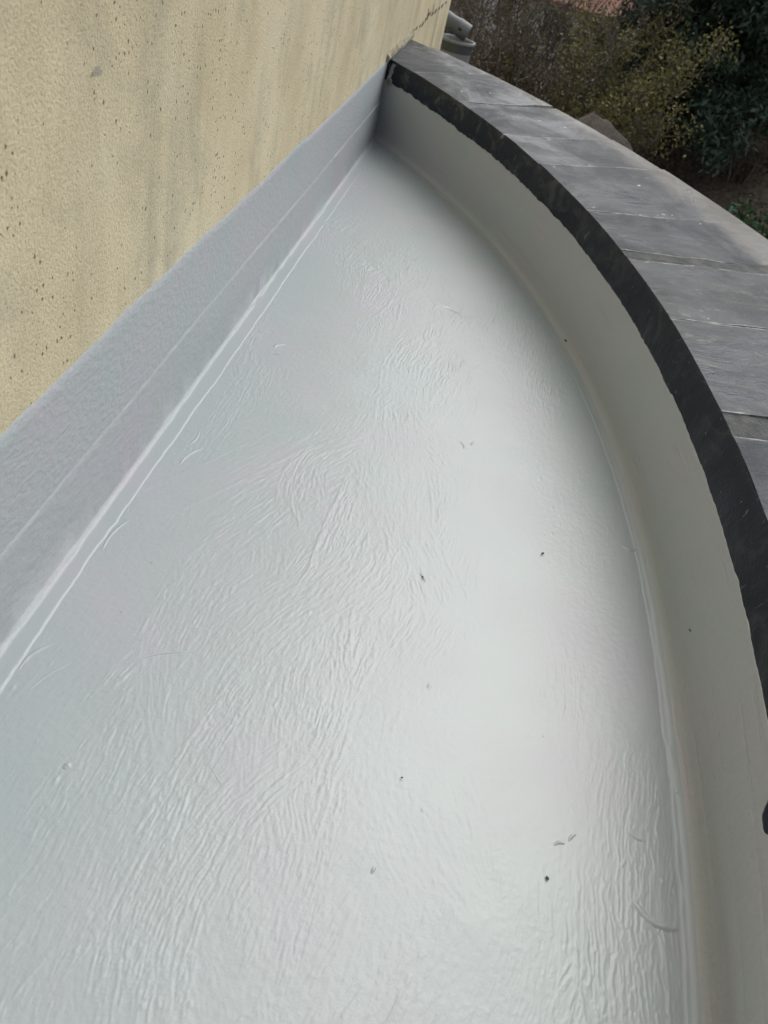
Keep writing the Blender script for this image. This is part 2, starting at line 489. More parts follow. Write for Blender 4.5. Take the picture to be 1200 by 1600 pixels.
# mortar bead where the coping runs into the wall, chipped render line beyond it
def lump_ring(path, rad_fn, sides=7, squash=1.0):
    vv, ff = [], []
    for k, p in enumerate(path):
        for s in range(sides):
            a = 2 * math.pi * s / sides
            r = rad_fn(k, s)
            vv.append((p[0] + math.cos(a) * r * squash, p[1], p[2] + math.sin(a) * r))
        if k:
            b = (k - 1) * sides
            ff += [(b + s, b + (s + 1) % sides, b + sides + (s + 1) % sides, b + sides + s) for s in range(sides)]
    ff.append(tuple(range(sides))[::-1]); ff.append(tuple(range(len(vv) - sides, len(vv))))
    return vv, ff
random.seed(4)
path = [(WX + 0.006, y, TOPZ + 0.012 + 0.012 * wob(y, 51, 3)) for y in np.linspace(5.84, 7.10, 46)]
vv, ff = lump_ring(path, lambda k, s: 0.026 + 0.014 * wob(k * 0.31, s, 1) + 0.012 * wob(k * 1.1, s + 9, 1), squash=0.75)
hchild(mesh_obj('mortar_bead', vv, ff, M['sealant'], smooth=60))
def blob_on_wall(name, y, z, wy, wz, dx, mat, seed, n=11):
    vv = [(WX + dx, y, z)]
    for i in range(n):
        a = 2 * math.pi * i / n
        q = 1 + 0.45 * wob(i * 0.9, seed, 1) + 0.2 * math.sin(seed * 5 + 3 * a)
        vv.append((WX + 0.0012, y + math.cos(a) * wy * q, z + math.sin(a) * wz * q))
    ff = [(0, 1 + i, 1 + (i + 1) % n) for i in range(n)]
    return hchild(mesh_obj(name, vv, ff, mat, smooth=180))
for i, (y, z, wy, wz) in enumerate([(7.22, .535, .04, .016), (7.40, .533, .06, .014), (7.66, .522, .05, .012), (7.86, .517, .07, .02), (8.05, .53, .05, .022), (8.2, .55, .08, .032), (8.38, .55, .05, .02), (8.62, .525, .09, .018), (8.9, .52, .10, .022), (9.25, .512, .09, .014), (9.55, .508, .10, .018), (9.95, .505, .12, .012), (8.12, .60, .03, .02), (8.55, .58, .03, .03)]):
    blob_on_wall('render_chip', y, z, wy, wz, 0.003, M['hole'], i + 1.3)
M['smear'] = noisy_material('grey_paint_smear', (0.42, 0.37, 0.25), (0.43, 0.42, 0.38), 40, 0.7, 0.004)
blob_on_wall('paint_smear', 1.57, 1.085, 0.020, 0.007, 0.0016, M['smear'], 3.3, 15)

# terrace floor --------------------------------------------------------------------------
def xr(y, r):
    q = r * r - (y - CY) ** 2
    return CX + math.sqrt(q) if q > 0 else -9
# relief of the brushed coating: strokes laid one over another on a 3 mm raster
FX0, FY0, FD = WX - 0.06, -0.4, 0.0021
FNX, FNY = int(1.76 / FD), int(6.55 / FD)
def smooth_noise(shape, cells, r):
    """bilinear-cubic value noise"""
    ny, nx = max(2, int(cells[0])), max(2, int(cells[1]))
    a = r.uniform(-1, 1, (ny + 3, nx + 3))
    yy = np.linspace(0, ny, shape[0]); xx = np.linspace(0, nx, shape[1])
    iy, ix = yy.astype(int), xx.astype(int)
    fy, fx = yy - iy, xx - ix
    fy, fx = (fy * fy * (3 - 2 * fy))[:, None], (fx * fx * (3 - 2 * fx))[None, :]
    A = a[iy][:, ix]; B = a[iy][:, ix + 1]; C_ = a[iy + 1][:, ix]; D = a[iy + 1][:, ix + 1]
    return (A * (1 - fx) + B * fx) * (1 - fy) + (C_ * (1 - fx) + D * fx) * fy
def brushed_floor():
    r = np.random.default_rng(42)
    H = np.zeros((FNY, FNX))
    base = smooth_noise((4096, 512), (300, 220), r)            # bristle tracks: long in rows, tight in columns
    base = base + 0.5 * smooth_noise((4096, 512), (700, 430), r)
    ridged = np.clip(1 - np.abs(base) * 1.9, 0, 1) ** 1.5
    def field(lat, alo, ou, ov):
        # ridges ~11 mm apart and ~90 mm long
        u = (lat / 0.0036 * (512 / 220) + ou) % 511
        v = (alo / 0.075 * (4096 / 300) + ov) % 4095
        return ridged[v.astype(int), u.astype(int)]
    X = FX0 + np.arange(FNX) * FD
    Y = FY0 + np.arange(FNY) * FD
    n = 1000
    for k in range(n):
        cx = r.uniform(FX0, FX0 + FNX * FD); cy = r.uniform(FY0, FY0 + FNY * FD)
        a = r.normal(-0.05, 0.17) if r.uniform() < 0.90 else float(np.clip(r.normal(0, 0.4), -0.6, 0.6))
        if abs(cx + 0.15) < 0.35 and 1.6 < cy < 2.3:            # a fan of strokes in the middle
            a = (cx + 0.12) * 1.9 + r.normal(0, 0.2)
        L, W = r.uniform(0.14, 0.42), r.uniform(0.05, 0.13)
        bend = r.normal(0, 0.6)
        R = math.hypot(L, W) + 0.02
        i0, i1 = max(0, int((cx - R - FX0) / FD)), min(FNX, int((cx + R - FX0) / FD))
        j0, j1 = max(0, int((cy - R - FY0) / FD)), min(FNY, int((cy + R - FY0) / FD))
        if i1 - i0 < 3 or j1 - j0 < 3:
            continue
        dx = (X[i0:i1] - cx)[None, :]; dy = (Y[j0:j1] - cy)[:, None]
        al = dx * -math.sin(a) + dy * math.cos(a)
        la = dx * math.cos(a) + dy * math.sin(a) + bend * al * al
        wv = 0.002 * np.sin(al * r.uniform(18, 40) + r.uniform(0, 6)) + 0.0012 * np.sin(al * 80 + la * 75)
        f = field(la + wv, al, r.uniform(0, 500), r.uniform(0, 4000))
        m = np.clip((W - np.abs(la)) / 0.016, 0, 1) * np.clip((L - np.abs(al + 0.03 * np.sin(la * 90))) / 0.05, 0, 1)
        amp = r.uniform(0.0003, 0.0016)
        edge = np.exp(-((np.abs(la) - W + 0.012) / 0.005) ** 2) * (np.abs(al) < L) * r.uniform(0, 0.0007) * (r.uniform() < 0.5)
        S = H[j0:j1, i0:i1]
        H[j0:j1, i0:i1] = S * (1 - 0.7 * m) + m * f * amp + edge * np.clip((L - np.abs(al)) / 0.06, 0, 1)
    # smoother pooled paint here and there
    pool = smooth_noise((FNY, FNX), (9, 4), r) + 0.5 * smooth_noise((FNY, FNX), (26, 9), r)
    keep = np.clip(0.85 - pool * 0.9, 0.2, 1.0)
    xs = np.clip((X[None, :] - 0.12) / 0.5, 0, 1)
    mid = np.exp(-((Y[:, None] - 2.0) / 0.75) ** 2)
    keep = keep * (1 - 0.6 * mid * xs)
    H *= keep * (1 + 0.9 * np.clip((Y[:, None] - 2.2) / 1.2, 0, 1))
    # specks and little pimples
    for k in range(520):
        cx = r.integers(5, FNX - 6); cy = r.integers(5, FNY - 6)
        s = r.uniform(0.8, 2.0); q = np.arange(-5, 6)
        e = np.exp(-((q[None, :] / s) ** 2 + (q[:, None] / (s * r.uniform(0.8, 2.2))) ** 2))
        H[cy - 5:cy + 6, cx - 5:cx + 6] += e * r.uniform(-0.0008, 0.0022)
    H += 0.0007 * smooth_noise((FNY, FNX), (60, 16), r) + 0.0016 * smooth_noise((FNY, FNX), (15, 4), r) + 0.00022 * smooth_noise((FNY, FNX), (700, 190), r)
    return H
FLOOR_H = brushed_floor()
def floor_height(x, y):
    u = np.clip((x - FX0) / FD, 0, FNX - 2); v = np.clip((y - FY0) / FD, 0, FNY - 2)
    i, j = u.astype(int), v.astype(int)
    a, b = u - i, v - j
    return (FLOOR_H[j, i] * (1 - a) + FLOOR_H[j, i + 1] * a) * (1 - b) + (FLOOR_H[j + 1, i] * (1 - a) + FLOOR_H[j + 1, i + 1] * a) * b - 0.004
def floor_z(x, y):
    return float(floor_height(np.array([x]), np.array([y]))[0])
rows = [-0.1]
while rows[-1] < 6.1:
    rows.append(rows[-1] + 0.0027 * max(1.0, (rows[-1] + 1.0) / 2.0) ** 1.2)
rows = np.concatenate([np.linspace(-3.0, -0.15, 70), rows])
NXF = 720
tx = np.linspace(0, 1, NXF)
xrr = np.array([max(WX, xr(y, RI + 0.05)) for y in rows])
XX = (WX - 0.05) + (xrr[:, None] - (WX - 0.05)) * tx[None, :]
YY = np.repeat(rows[:, None], NXF, axis=1)
ZZ = floor_height(XX.ravel(), YY.ravel())
FV = np.stack([XX.ravel(), YY.ravel(), ZZ], axis=1)
NR = len(rows)
b0 = (np.arange(NR - 1)[:, None] * NXF + np.arange(NXF - 1)[None, :]).ravel()
FF = np.stack([b0, b0 + 1, b0 + NXF + 1, b0 + NXF], axis=1)
me = bpy.data.meshes.new('terrace_floor')
me.vertices.add(len(FV)); me.vertices.foreach_set('co', FV.astype(np.float32).ravel())
me.loops.add(FF.size); me.loops.foreach_set('vertex_index', FF.astype(np.int32).ravel())
me.polygons.add(len(FF))
me.polygons.foreach_set('loop_start', np.arange(0, FF.size, 4, dtype=np.int32))
me.polygons.foreach_set('loop_total', np.full(len(FF), 4, dtype=np.int32))
me.polygons.foreach_set('use_smooth', np.ones(len(FF), dtype=bool))
me.materials.append(M['floor'])
me.update(calc_edges=True)
floor = kind(link(bpy.data.objects.new('terrace_floor', me)), 'structure', 'grey painted terrace floor with brush marks')
print('floor quads', len(FF))
# lumps and creases of the coating itself
def ridge(name, pts, w, h, seed):
    vv, ff = [], []
    n = 7
    for k, (x, y) in enumerate(pts):
        t = k / (len(pts) - 1)
        e = math.sin(math.pi * min(1, max(0, t * 0.96 + 0.02))) ** 0.6
        x2, y2 = pts[min(k + 1, len(pts) - 1)]; x1, y1 = pts[max(k - 1, 0)]
        L = math.hypot(x2 - x1, y2 - y1) or 1
        nx, ny = -(y2 - y1) / L, (x2 - x1) / L
        for i in range(n):
            s = (i / (n - 1) - 0.5) * 2
            ww = w * (0.5 + 0.5 * e) * (1 + 0.25 * wob(k * 0.6, seed, 1))
            vv.append((x + nx * s * ww, y + ny * s * ww, floor_z(x, y) - 0.001 + 0.6 * h * e * (1 - s * s) ** 1.5 * (1 + 0.3 * wob(k * 0.5, seed + 2, 1))))
        if k:
            b = (k - 1) * n
            ff += [(b + i, b + i + 1, b + n + i + 1, b + n + i) for i in range(n - 1)]
    o = mesh_obj(name, vv, ff, M['floor'], floor, smooth=180)
    return o
def arc(x, y, L, a, bend, n=14):
    out = []
    for i in range(n):
        t = i / (n - 1) - 0.5
        out.append((x + math.cos(a) * L * t - math.sin(a) * bend * (1 - 4 * t * t), y + math.sin(a) * L * t + math.cos(a) * bend * (1 - 4 * t * t)))
    return out
for i, (x, y, L, a, bend, w, h) in enumerate([
        (0.829, 2.004, 0.055, 0.0, -0.010, 0.012, 0.009), (0.775, 0.815, 0.105, -0.35, -0.022, 0.010, 0.008), (0.739, 1.806, 0.06, -0.1, 0.0, 0.005, 0.005),
        (-0.54, 2.668, 0.06, 0.9, 0.01, 0.010, 0.008), (-0.53, 2.60, 0.04, 0.2, 0.006, 0.009, 0.006), (-0.60, 1.86, 0.12, 1.25, 0.012, 0.007, 0.007), (-0.63, 1.95, 0.10, 1.5, -0.01, 0.006, 0.006),
        (-0.395, 1.10, 0.19, 0.55, 0.018, 0.004, 0.004), (-0.60, 0.98, 0.12, 1.1, 0.010, 0.005, 0.005), (0.57, 0.906, 0.03, 0.4, 0.006, 0.006, 0.006), (0.60, 0.93, 0.03, 0.9, 0.004, 0.005, 0.006),
        (0.174, 1.604, 0.04, -1.0, 0.004, 0.006, 0.007), (0.23, 2.33, 0.05, -1.2, 0.008, 0.006, 0.006), (0.27, 2.36, 0.04, 1.4, 0.004, 0.005, 0.006), (0.04, 3.42, 0.10, 0.7, 0.02, 0.010, 0.008),
        (0.10, 3.40, 0.12, -0.5, 0.02, 0.009, 0.007), (-0.174, 0.85, 0.085, -0.75, 0.0, 0.0025, 0.003), (0.183, 0.748, 0.02, 1.2, 0.002, 0.005, 0.006), (-0.47, 0.791, 0.02, 1.2, 0, 0.010, 0.006),
        (0.75, 0.98, 0.05, -0.3, -0.008, 0.006, 0.005), (0.78, 2.35, 0.03, 0.3, -0.005, 0.008, 0.006), (-0.66, 1.45, 0.14, 1.45, 0.012, 0.006, 0.007), (-0.655, 1.02, 0.10, 1.2, 0.012, 0.007, 0.007)]):
    ridge('paint_blister', arc(x, y, L, a, bend), w, h, i)

# parapet --------------------------------------------------------------------------------
par = thing('parapet', 'curved low parapet painted grey inside, with black-edged slate coping', 'parapet wall', circ(0, RI + 0.3, -3))
def pchild(o):
    o.parent = par
    o.matrix_parent_inverse = Matrix.Translation(par.location).inverted()
    return o
def sweep(profile_fn, t0, t1, n, closed=False):
    vv, ff, uv = [], [], []
    for k in range(n + 1):
        t = t0 + (t1 - t0) * k / n
        pr = profile_fn(t)
        m = len(pr)
        acc = 0.0
        for i, (r, z) in enumerate(pr):
            vv.append(circ(t, r, z))
            if i:
                acc += math.hypot(r - pr[i - 1][0], z - pr[i - 1][1])
            uv.append((t * RI, acc))
        if k:
            b = (k - 1) * m
            ff += [(b + i, b + m + i, b + m + i + 1, b + i + 1) for i in range(m - 1)]
            if closed:
                ff.append((b + m - 1, b + m + m - 1, b + m, b))
    if closed:
        ff.append(tuple(range(m)))
        ff.append(tuple(range(len(vv) - m, len(vv)))[::-1])
    return vv, ff, uv
TE = T_END + rad(2.5)
# masonry core and outer face down to the ground
v, f, uv = sweep(lambda t: [(RI + 0.05, -3.6), (RO(t) - 0.06, -3.6), (RO(t) - 0.06, 0.352), (RI + 0.05, 0.352)], -rad(47), rad(47.4), 90, True)
pchild(mesh_obj('masonry_core', v, f, M['plaster'], uv=uv, smooth=40))
# grey painted inner face with cove and lapped membrane edge on the floor
def edge_z(t):
    y = CY + RI * math.sin(t)
    s = t * RI
    z = BANDZ + 0.012 * rag(s * 1.3, 61) + 0.006 * wob(s, 65, 40) * (1 if y > 3.8 else 0.2)
    if y > 5.0: z += 0.012 * wob(s, 66, 12)
    z -= 0.075 * math.exp(-((y - 0.865) / 0.042) ** 4)
    return z
def par_profile(t):
    s = t * RI
    y = CY + RI * math.sin(t)
    ez = edge_z(t)
    lap = 0.052 + 0.010 * rag(s * 0.7, 71)
    th = 0.004 + 0.003 * wob(s, 72, 4)
    lean = -0.010
    w1 = 0.003 * wob(s, 75, 1.2)
    rb = RI + 0.018 + 0.025 * min(1.0, max(0.0, (1.3 - y) / 0.7))
    lap = 0.048 + 0.014 * rag(s * 0.7, 71)
    rg = 0.0022 * max(0.0, 0.3 + wob(s, 73, 3) + 0.6 * wob(s, 74, 15))
    return [(rb - lap - 0.008, -0.009), (rb - lap, -0.0012 + rg), (rb - lap + 0.008, -0.0012 + 0.4 * rg), (rb - 0.034, 0.0005), (rb - 0.020, 0.005), (rb - 0.010, 0.015), (rb - 0.004, 0.035), (rb - 0.002 + w1, 0.085),
            (RI + 0.004 - w1, 0.18), (RI - 0.002 + w1, 0.27), (RI - 0.0030, ez - 0.02), (RI - 0.0025, ez - 0.0015), (RI + 0.006, ez)]
v, f, uv = sweep(par_profile, -TE, TE, 1100)
pchild(mesh_obj('painted_inner_face', v, f, [M['parapet'], M['floor']], uv=uv, smooth=60, midx=[1 if (i % 12) < 4 else 0 for i in range(len(f))]))
# mortar bed under and between the stones
v, f, uv = sweep(lambda t: [(RI + 0.012, 0.356), (RO(t) - 0.03, 0.356), (RO(t) - 0.010, 0.502), (RI + 0.034, 0.503 + 0.003 * wob(t * RI, 81, 9)), (RI + 0.026, 0.485)], -rad(47), rad(47.6), 300, True)
pchild(mesh_obj('mortar_bed', v, f, M['mortar'], uv=uv, smooth=40))
# coping stones
def th_of(y):
    return math.asin((y - CY) / RI)
joints = [(6.20, 0.0), (5.72, .005), (5.22, .005), (4.70, .008), (4.30, .007), (3.71, .010), (3.25, .085), (2.69, .008), (2.02, .14), (1.33, .012), (0.72, .012), (0.10, .012), (-0.5, .02), (-1.1, .012), (-1.7, .012), (-2.3, .015), (-2.9, .0), ]
random.seed(12)
SK = rad(1.6)
for (ya, ga), (yb, gb) in zip(joints[1:], joints[:-1]):
    t0 = th_of(ya) + ga * 0.5 / RI
    t1 = th_of(yb) - gb * 0.5 / RI
    dz0, dz1, dzo = (random.uniform(-0.003, 0.003) for _ in range(3))
    sk0, sk1 = SK + random.uniform(-.006, .006), SK + random.uniform(-.006, .006)
    sd = random.uniform(0, 50)
    NU, NV = 12, 14
    vv, ff, uv, mi = [], [], [], []
    for k in range(NU + 1):
        s = k / NU
        prof = []
        rin = RI + 0.004 * wob(sd + s * 2.5, 1, 1)
        chip = 0.010 * max(0, wob(sd + s * 6, 5, 1))
        zt = TOPZ + dz0 + (dz1 - dz0) * s
        to = t0 + sk0 + (t1 + sk1 - t0 - sk0) * s
        ti = t0 + (t1 - t0) * s
        ro = RO(to) + 0.008 * wob(sd + s * 3, 2, 1)
        prof = [(0, rin + 0.012, 0.358), (0, rin + 0.016, 0.43), (0, rin + 0.023, zt - 0.013 - chip), (0, rin + 0.028 + chip * 0.6, zt - 0.002)]
        for q in range(1, NV):
            w = q / NV
            prof.append((w, rin + 0.028 + (ro - 0.012 - rin - 0.028) * w, zt + dzo * w + 0.005 * mnoise.noise(Vector((sd + s * 2.2, w * 3.1, 0))) - (0.003 if k in (0, NU) else 0)))
        prof += [(1, ro - 0.012, zt + dzo), (1, ro, zt + dzo - 0.012), (1, ro - 0.004, 0.358)]
        acc = 0
        for i, (w, r, z) in enumerate(prof):
            t = ti + (to - ti) * w
            jit = 0.020 * wob(sd + w * 4 + (0 if k else 9), 7, 1.7) + 0.004 * wob(sd + w * 19, 8, 1.7) if k in (0, NU) else 0
            vv.append(circ(t + jit / RI, r, z))
            uv.append((ti * RI + sd, r - RI + (0.51 - z if i < 3 else 0)))
        m = len(prof)
        if k:
            b = (k - 1) * m
            for i in range(m):
                i2 = (i + 1) % m
                ff.append((b + i, b + m + i, b + m + i2, b + i2))
                mi.append(0)
    ff.append(tuple(range(m))); mi.append(0)
    ff.append(tuple(range(len(vv) - m, len(vv)))[::-1]); mi.append(0)
    cs = pchild(mesh_obj('coping_stone', vv, ff, M['slate'], uv=uv, smooth=35))
    at = cs.data.attributes.new('joint', 'FLOAT', 'POINT')
    at.data.foreach_set('value', [1.0 if (i // m) in (0, NU) else (0.35 if (i // m) in (1, NU - 1) else 0.0) for i in range(len(vv))])
# black bitumen band brushed along the inner edge of the coping
def band_profile(t):
    q = t * RI
    y = CY + RI * math.sin(t)
    dent = sum(0.0025 * math.exp(-((y - yj) / 0.03) ** 2) for yj, _ in joints[1:])
    b = 0.002 * wob(q, 83, 1.7) + 0.001 * wob(q, 84, 14)
    zt = TOPZ - 0.006 + 0.0035 * rag(q * 2, 85) - dent * 0.6
    return [(RI + 0.012, 0.30), (RI - 0.001, 0.31), (RI + 0.000 + 0.3 * b + dent * 0.5, 0.41), (RI + 0.010 + b + dent, 0.455), (RI + 0.020 + b + dent, zt - 0.006), (RI + 0.027 + b, zt + 0.004), (RI + 0.036, zt - 0.010)]
v, f, uv = sweep(band_profile, -TE, TE, 1100)
pchild(mesh_obj('edge_band', v, f, M['band'], uv=uv, smooth=45))
# smear of pale sealant on the last stone's end by the wall
M['smear2'] = noisy_material('pale_sealant_smear', (0.16, 0.16, 0.15), (0.50, 0.50, 0.47), 45, 0.8, 0.006)
vv, ff = [], []
for k in range(9):
    z = 0.495 - 0.125 * k / 8
    a = 0.012 + 0.018 * abs(wob(k * .7, 91, 1)); b2 = 0.05 + 0.06 * wob(k * .9, 93, 1) + (0.03 if k > 4 else 0)
    for q, d in enumerate((a, b2)):
        t = T_END - d / RI - 0.004
        vv.append(circ(t, RI - 0.006 + 0.022 * max(0, z - 0.40) / 0.1, z))
    if k:
        b = (k - 1) * 2
        ff.append((b, b + 1, b + 3, b + 2))
pchild(mesh_obj('sealant_smear', vv, ff, M['smear2'], smooth=180))

# rainwater hopper round the far corner ---------------------------------------------------
def lathe(profile, c, sides=28, axis='Z'):
    vv, ff = [], []
    for (r, z) in profile:
        for s in range(sides):
            a = 2 * math.pi * s / sides
            vv.append((c[0] + r * math.cos(a), c[1] + r * math.sin(a), c[2] + z))
    n = len(profile)
    for k in range(n - 1):
        ff += [(k * sides + s, k * sides + (s + 1) % sides, (k + 1) * sides + (s + 1) % sides, (k + 1) * sides + s) for s in range(sides)]
    return vv, ff
HX, HY, HZ = -0.58, 11.02, 0.06
hop = thing('rainwater_hopper', 'grey plastic rainwater hopper fixed at the far corner of the ochre wall', 'drain hopper', (HX, HY, HZ - 0.5))
def hopchild(o):
    o.parent = hop
    o.matrix_parent_inverse = Matrix.Translation(hop.location).inverted()
    return o
v, f = lathe([(0.215, 0.0), (0.205, -0.10), (0.19, -0.24), (0.17, -0.32), (0.075, -0.42), (0.06, -0.44), (0.06, -2.9)], (HX, HY, HZ))
hopchild(mesh_obj('bowl', v, f, M['pvc_dark'], smooth=40))
v, f = lathe([(0.20, -0.30), (0.205, 0.0), (0.212, 0.012), (0.228, 0.012), (0.232, 0.0), (0.228, -0.016), (0.210, -0.018)], (HX, HY, HZ))
hopchild(mesh_obj('rim', v, f, M['pvc_rim'], smooth=40))
pa, pb = Vector((-1.05, 11.0, 0.34)), Vector((-0.47, 11.0, 0.155))
d = (pb - pa).normalized(); q = d.to_track_quat('Z', 'Y').to_matrix()
vv, ff = lathe([(0.085, 0.0), (0.085, 0.45), (0.098, 0.452), (0.098, (pb - pa).length), (0.088, (pb - pa).length + 0.001), (0.088, 0.40)], (0, 0, 0), 24)
vv = [tuple(pa + q @ Vector(p)) for p in vv]
spout = thing('spout_pipe', 'short grey drain pipe slanting down into the rainwater hopper', 'pipe', tuple(pa))
o = mesh_obj('pipe_tube', vv, ff, M['pvc'], smooth=40); o.parent = spout; o.matrix_parent_inverse = Matrix.Translation(pa).inverted()
vb = [(0.03, -0.01), (0.03, 0.012), (-0.028, 0.012), (-0.028, -0.01)]
M['slot'] = noisy_material('black_slot', (0.015, 0.015, 0.015), (0.03, 0.03, 0.03), 20, 0.8, 0)
slot = []
for (a, b) in [(math.cos(k / 12 * 6.283) * 0.024, math.sin(k / 12 * 6.283) * 0.014) for k in range(12)]:
    loc = Vector((b, -math.sqrt(max(0, 0.0995 ** 2 - b * b)), 0.49 + a))
    slot.append(tuple(pa + q @ Vector((loc.x, loc.y, loc.z))))
# choose the side of the pipe that faces the terrace
cands = []
for sgn in (1, -1):
    for axis in (0, 1):
        pts = []
        for k in range(12):
            a, b = math.cos(k / 12 * 6.283) * 0.026, math.sin(k / 12 * 6.283) * 0.015
            rr = sgn * math.sqrt(0.1005 ** 2 - b * b)
            L = Vector((rr, b, 0.50 + a)) if axis == 0 else Vector((b, rr, 0.50 + a))
            pts.append(tuple(pa + q @ L))
        cands.append((sum(p[1] for p in pts), pts))
pts = min(cands)[1]
o = mesh_obj('slot', pts, [tuple(range(12))], M['slot']); o.parent = spout; o.matrix_parent_inverse = Matrix.Translation(pa).inverted()

# grit on the floor ------------------------------------------------------------------------
def chip(x, y, z, s, seed, label, flat=0.55):
    random.seed(seed)
    vv, ff = [], []
    n = 7
    for lay, (rr, hz) in enumerate(((0.8, 0.0), (1.0, 0.35), (0.6, 0.8))):
        for i in range(n):
            a = 2 * math.pi * i / n
            r = s * rr * random.uniform(0.55, 1.1)
            vv.append((math.cos(a) * r * 0.7, math.sin(a) * r * 1.3, hz * s * flat * 2 * random.uniform(0.8, 1.1)))
    for l in range(2):
        ff += [(l * n + i, l * n + (i + 1) % n, (l + 1) * n + (i + 1) % n, (l + 1) * n + i) for i in range(n)]
    ff.append(tuple(range(2 * n, 3 * n)))
    o = mesh_obj('grit_chip', vv, ff, M['debris'])
    o.location = (x, y, z)
    o.rotation_euler.z = random.uniform(0, 6)
    return tag(o, label, 'debris', 'loose grit on the grey paint')
chip(0.640, 3.40, 0.010, 0.011, 1, 'dark grit chip at the parapet foot, farthest one from the viewer')
chip(0.531, 1.852, 0.0, 0.005, 2, 'small dark chip on the pale sheen at mid floor near the parapet')
chip(0.541, 0.825, 0.0, 0.0045, 3, 'dark chip nearest the viewer on the open grey floor')
chip(0.866, 1.488, 0.176, 0.004, 4, 'tiny dark chip stuck halfway up the grey parapet face')
chip(0.174, 1.604, 0.001, 0.003, 5, 'tiny grey chip in the middle of the floor')
chip(0.208, 0.963, 0.0, 0.003, 6, 'tiniest dark speck on the near middle of the floor')

# ------------------------------------------------------------------ garden beyond the parapet
rng = np.random.default_rng(5)
M['bark_dark'] = noisy_material('dark_bark', (0.020, 0.017, 0.014), (0.055, 0.046, 0.038), 12, 0.9, 0.02)
M['twig_brown'] = noisy_material('brown_twigs', (0.07, 0.055, 0.044), (0.15, 0.12, 0.095), 3, 0.9, 0)
M['twig_grey'] = noisy_material('grey_twigs', (0.085, 0.078, 0.066), (0.18, 0.165, 0.14), 3, 0.9, 0)
M['leaf_olive'] = leaf_material('olive_yellow_leaves', (0.085, 0.080, 0.030), (0.24, 0.215, 0.085))
M['leaf_dark'] = leaf_material('dark_evergreen_needles', (0.030, 0.050, 0.034), (0.066, 0.104, 0.068), 0.1)
M['leaf_green'] = leaf_material('glossy_green_leaves', (0.018, 0.040, 0.016), (0.060, 0.105, 0.045))
M['leaf_dead'] = leaf_material('dead_brown_leaves', (0.045, 0.032, 0.020), (0.14, 0.10, 0.062))

def grow(base, height, spread, stems, r0, twigs, sub, rngs, lean=0.35, wander=0.10):
    """multi-stemmed woody plant -> segments and the tips of its twigs"""
    segs, tips = [], []
    for s in range(stems):
        a = rngs.uniform(0, 2 * np.pi)
        p = np.array(base, float) + np.array([np.cos(a), np.sin(a), 0]) * rngs.uniform(0, 0.25 * spread)
        d = np.array([np.cos(a) * lean * rngs.uniform(0.2, 1.2), np.sin(a) * lean * rngs.uniform(0.2, 1.2), 1.0])
        H = height * rngs.uniform(0.65, 1.0)
        n = 9
        pts = [p]
        for k in range(n):
            d = d / np.linalg.norm(d)
            d = d + rngs.normal(0, wander, 3) + np.array([np.cos(a), np.sin(a), 0]) * spread * 0.02
            p = p + d / np.linalg.norm(d) * H / n
            pts.append(p)
        rr = r0 * rngs.uniform(0.6, 1.0)
        for k in range(n):
            segs.append((*pts[k], *pts[k + 1], rr * (1 - k / n) + 0.006, rr * (1 - (k + 1) / n) + 0.006))
        tips.append(pts[-1])
        for t in range(twigs):
            k = rngs.uniform(0.2, 0.99) * n
            i = int(k)
            q = pts[i] + (pts[i + 1] - pts[i]) * (k - i)
            b = rngs.uniform(0, 2 * np.pi)
            td = np.array([np.cos(b), np.sin(b), rngs.uniform(0.4, 1.6)])
            L = spread * rngs.uniform(0.25, 0.6) * (1.1 - 0.5 * k / n)
            tp = [q]
            for j in range(4):
                td = td / np.linalg.norm(td) + rngs.normal(0, 0.16, 3)
                tp.append(tp[-1] + td / np.linalg.norm(td) * L / 4)
            for j in range(4):
                segs.append((*tp[j], *tp[j + 1], 0.011 * (1 - j / 5), 0.011 * (1 - (j + 1) / 5)))
            tips.append(tp[-1])
            for u in range(sub):
                j = rngs.integers(1, 4)
                b2 = rngs.normal(0, 0.7, 3) + td * 0.8 + np.array([0, 0, 0.4])
                e = tp[j] + b2 / np.linalg.norm(b2) * L * rngs.uniform(0.25, 0.55)
                segs.append((*tp[j], *e, 0.006, 0.003))
                tips.append(e)
    return segs, np.array(tips)

def leaves(centers, per, sig, size, rngs, aspect=0.45, droop=0.0):
    c = np.repeat(centers, per, axis=0) + rngs.normal(0, 1, (len(centers) * per, 3)) * np.asarray(sig)
    n = len(c)
    a = rngs.normal(0, 1, (n, 3)); a[:, 2] -= droop; a /= np.linalg.norm(a, axis=1, keepdims=True)
    b = np.cross(a, rngs.normal(0, 1, (n, 3))); b /= np.linalg.norm(b, axis=1, keepdims=True)
    L = size * rngs.uniform(0.6, 1.3, (n, 1)); W = L * aspect
    V = np.stack([c - a * L * 0.5, c + b * W * 0.5, c + a * L * 0.5, c - b * W * 0.5], axis=1)
    tint = np.clip(rngs.normal(0.45, 0.25, n), 0, 1)
    return V, tint

def localise(o, root):
    o.parent = root
    o.matrix_parent_inverse = Matrix.Translation(root.location).inverted()
    return o

def bare_shrub(x, y, h, spread, stems, mat, label, seed, group='bare shrubs in the thicket', dead=0, twigs=14, sub=5):
    r = np.random.default_rng(seed)
    b = (x, y, gz(x, y) - 0.05)
    root = thing('bare_shrub', label, 'shrub', b, group)
    segs, tips = grow(b, h, spread, stems, 0.028, twigs, sub, r)
    localise(tubes_obj('branches', segs, mat, None, 4), root)
    if dead:
        V, t = leaves(tips, dead, 0.10, 0.055, r, 0.5, 0.6)
        localise(quads_obj('withered_leaves', V, M['leaf_dead'], None, t), root)
    return root

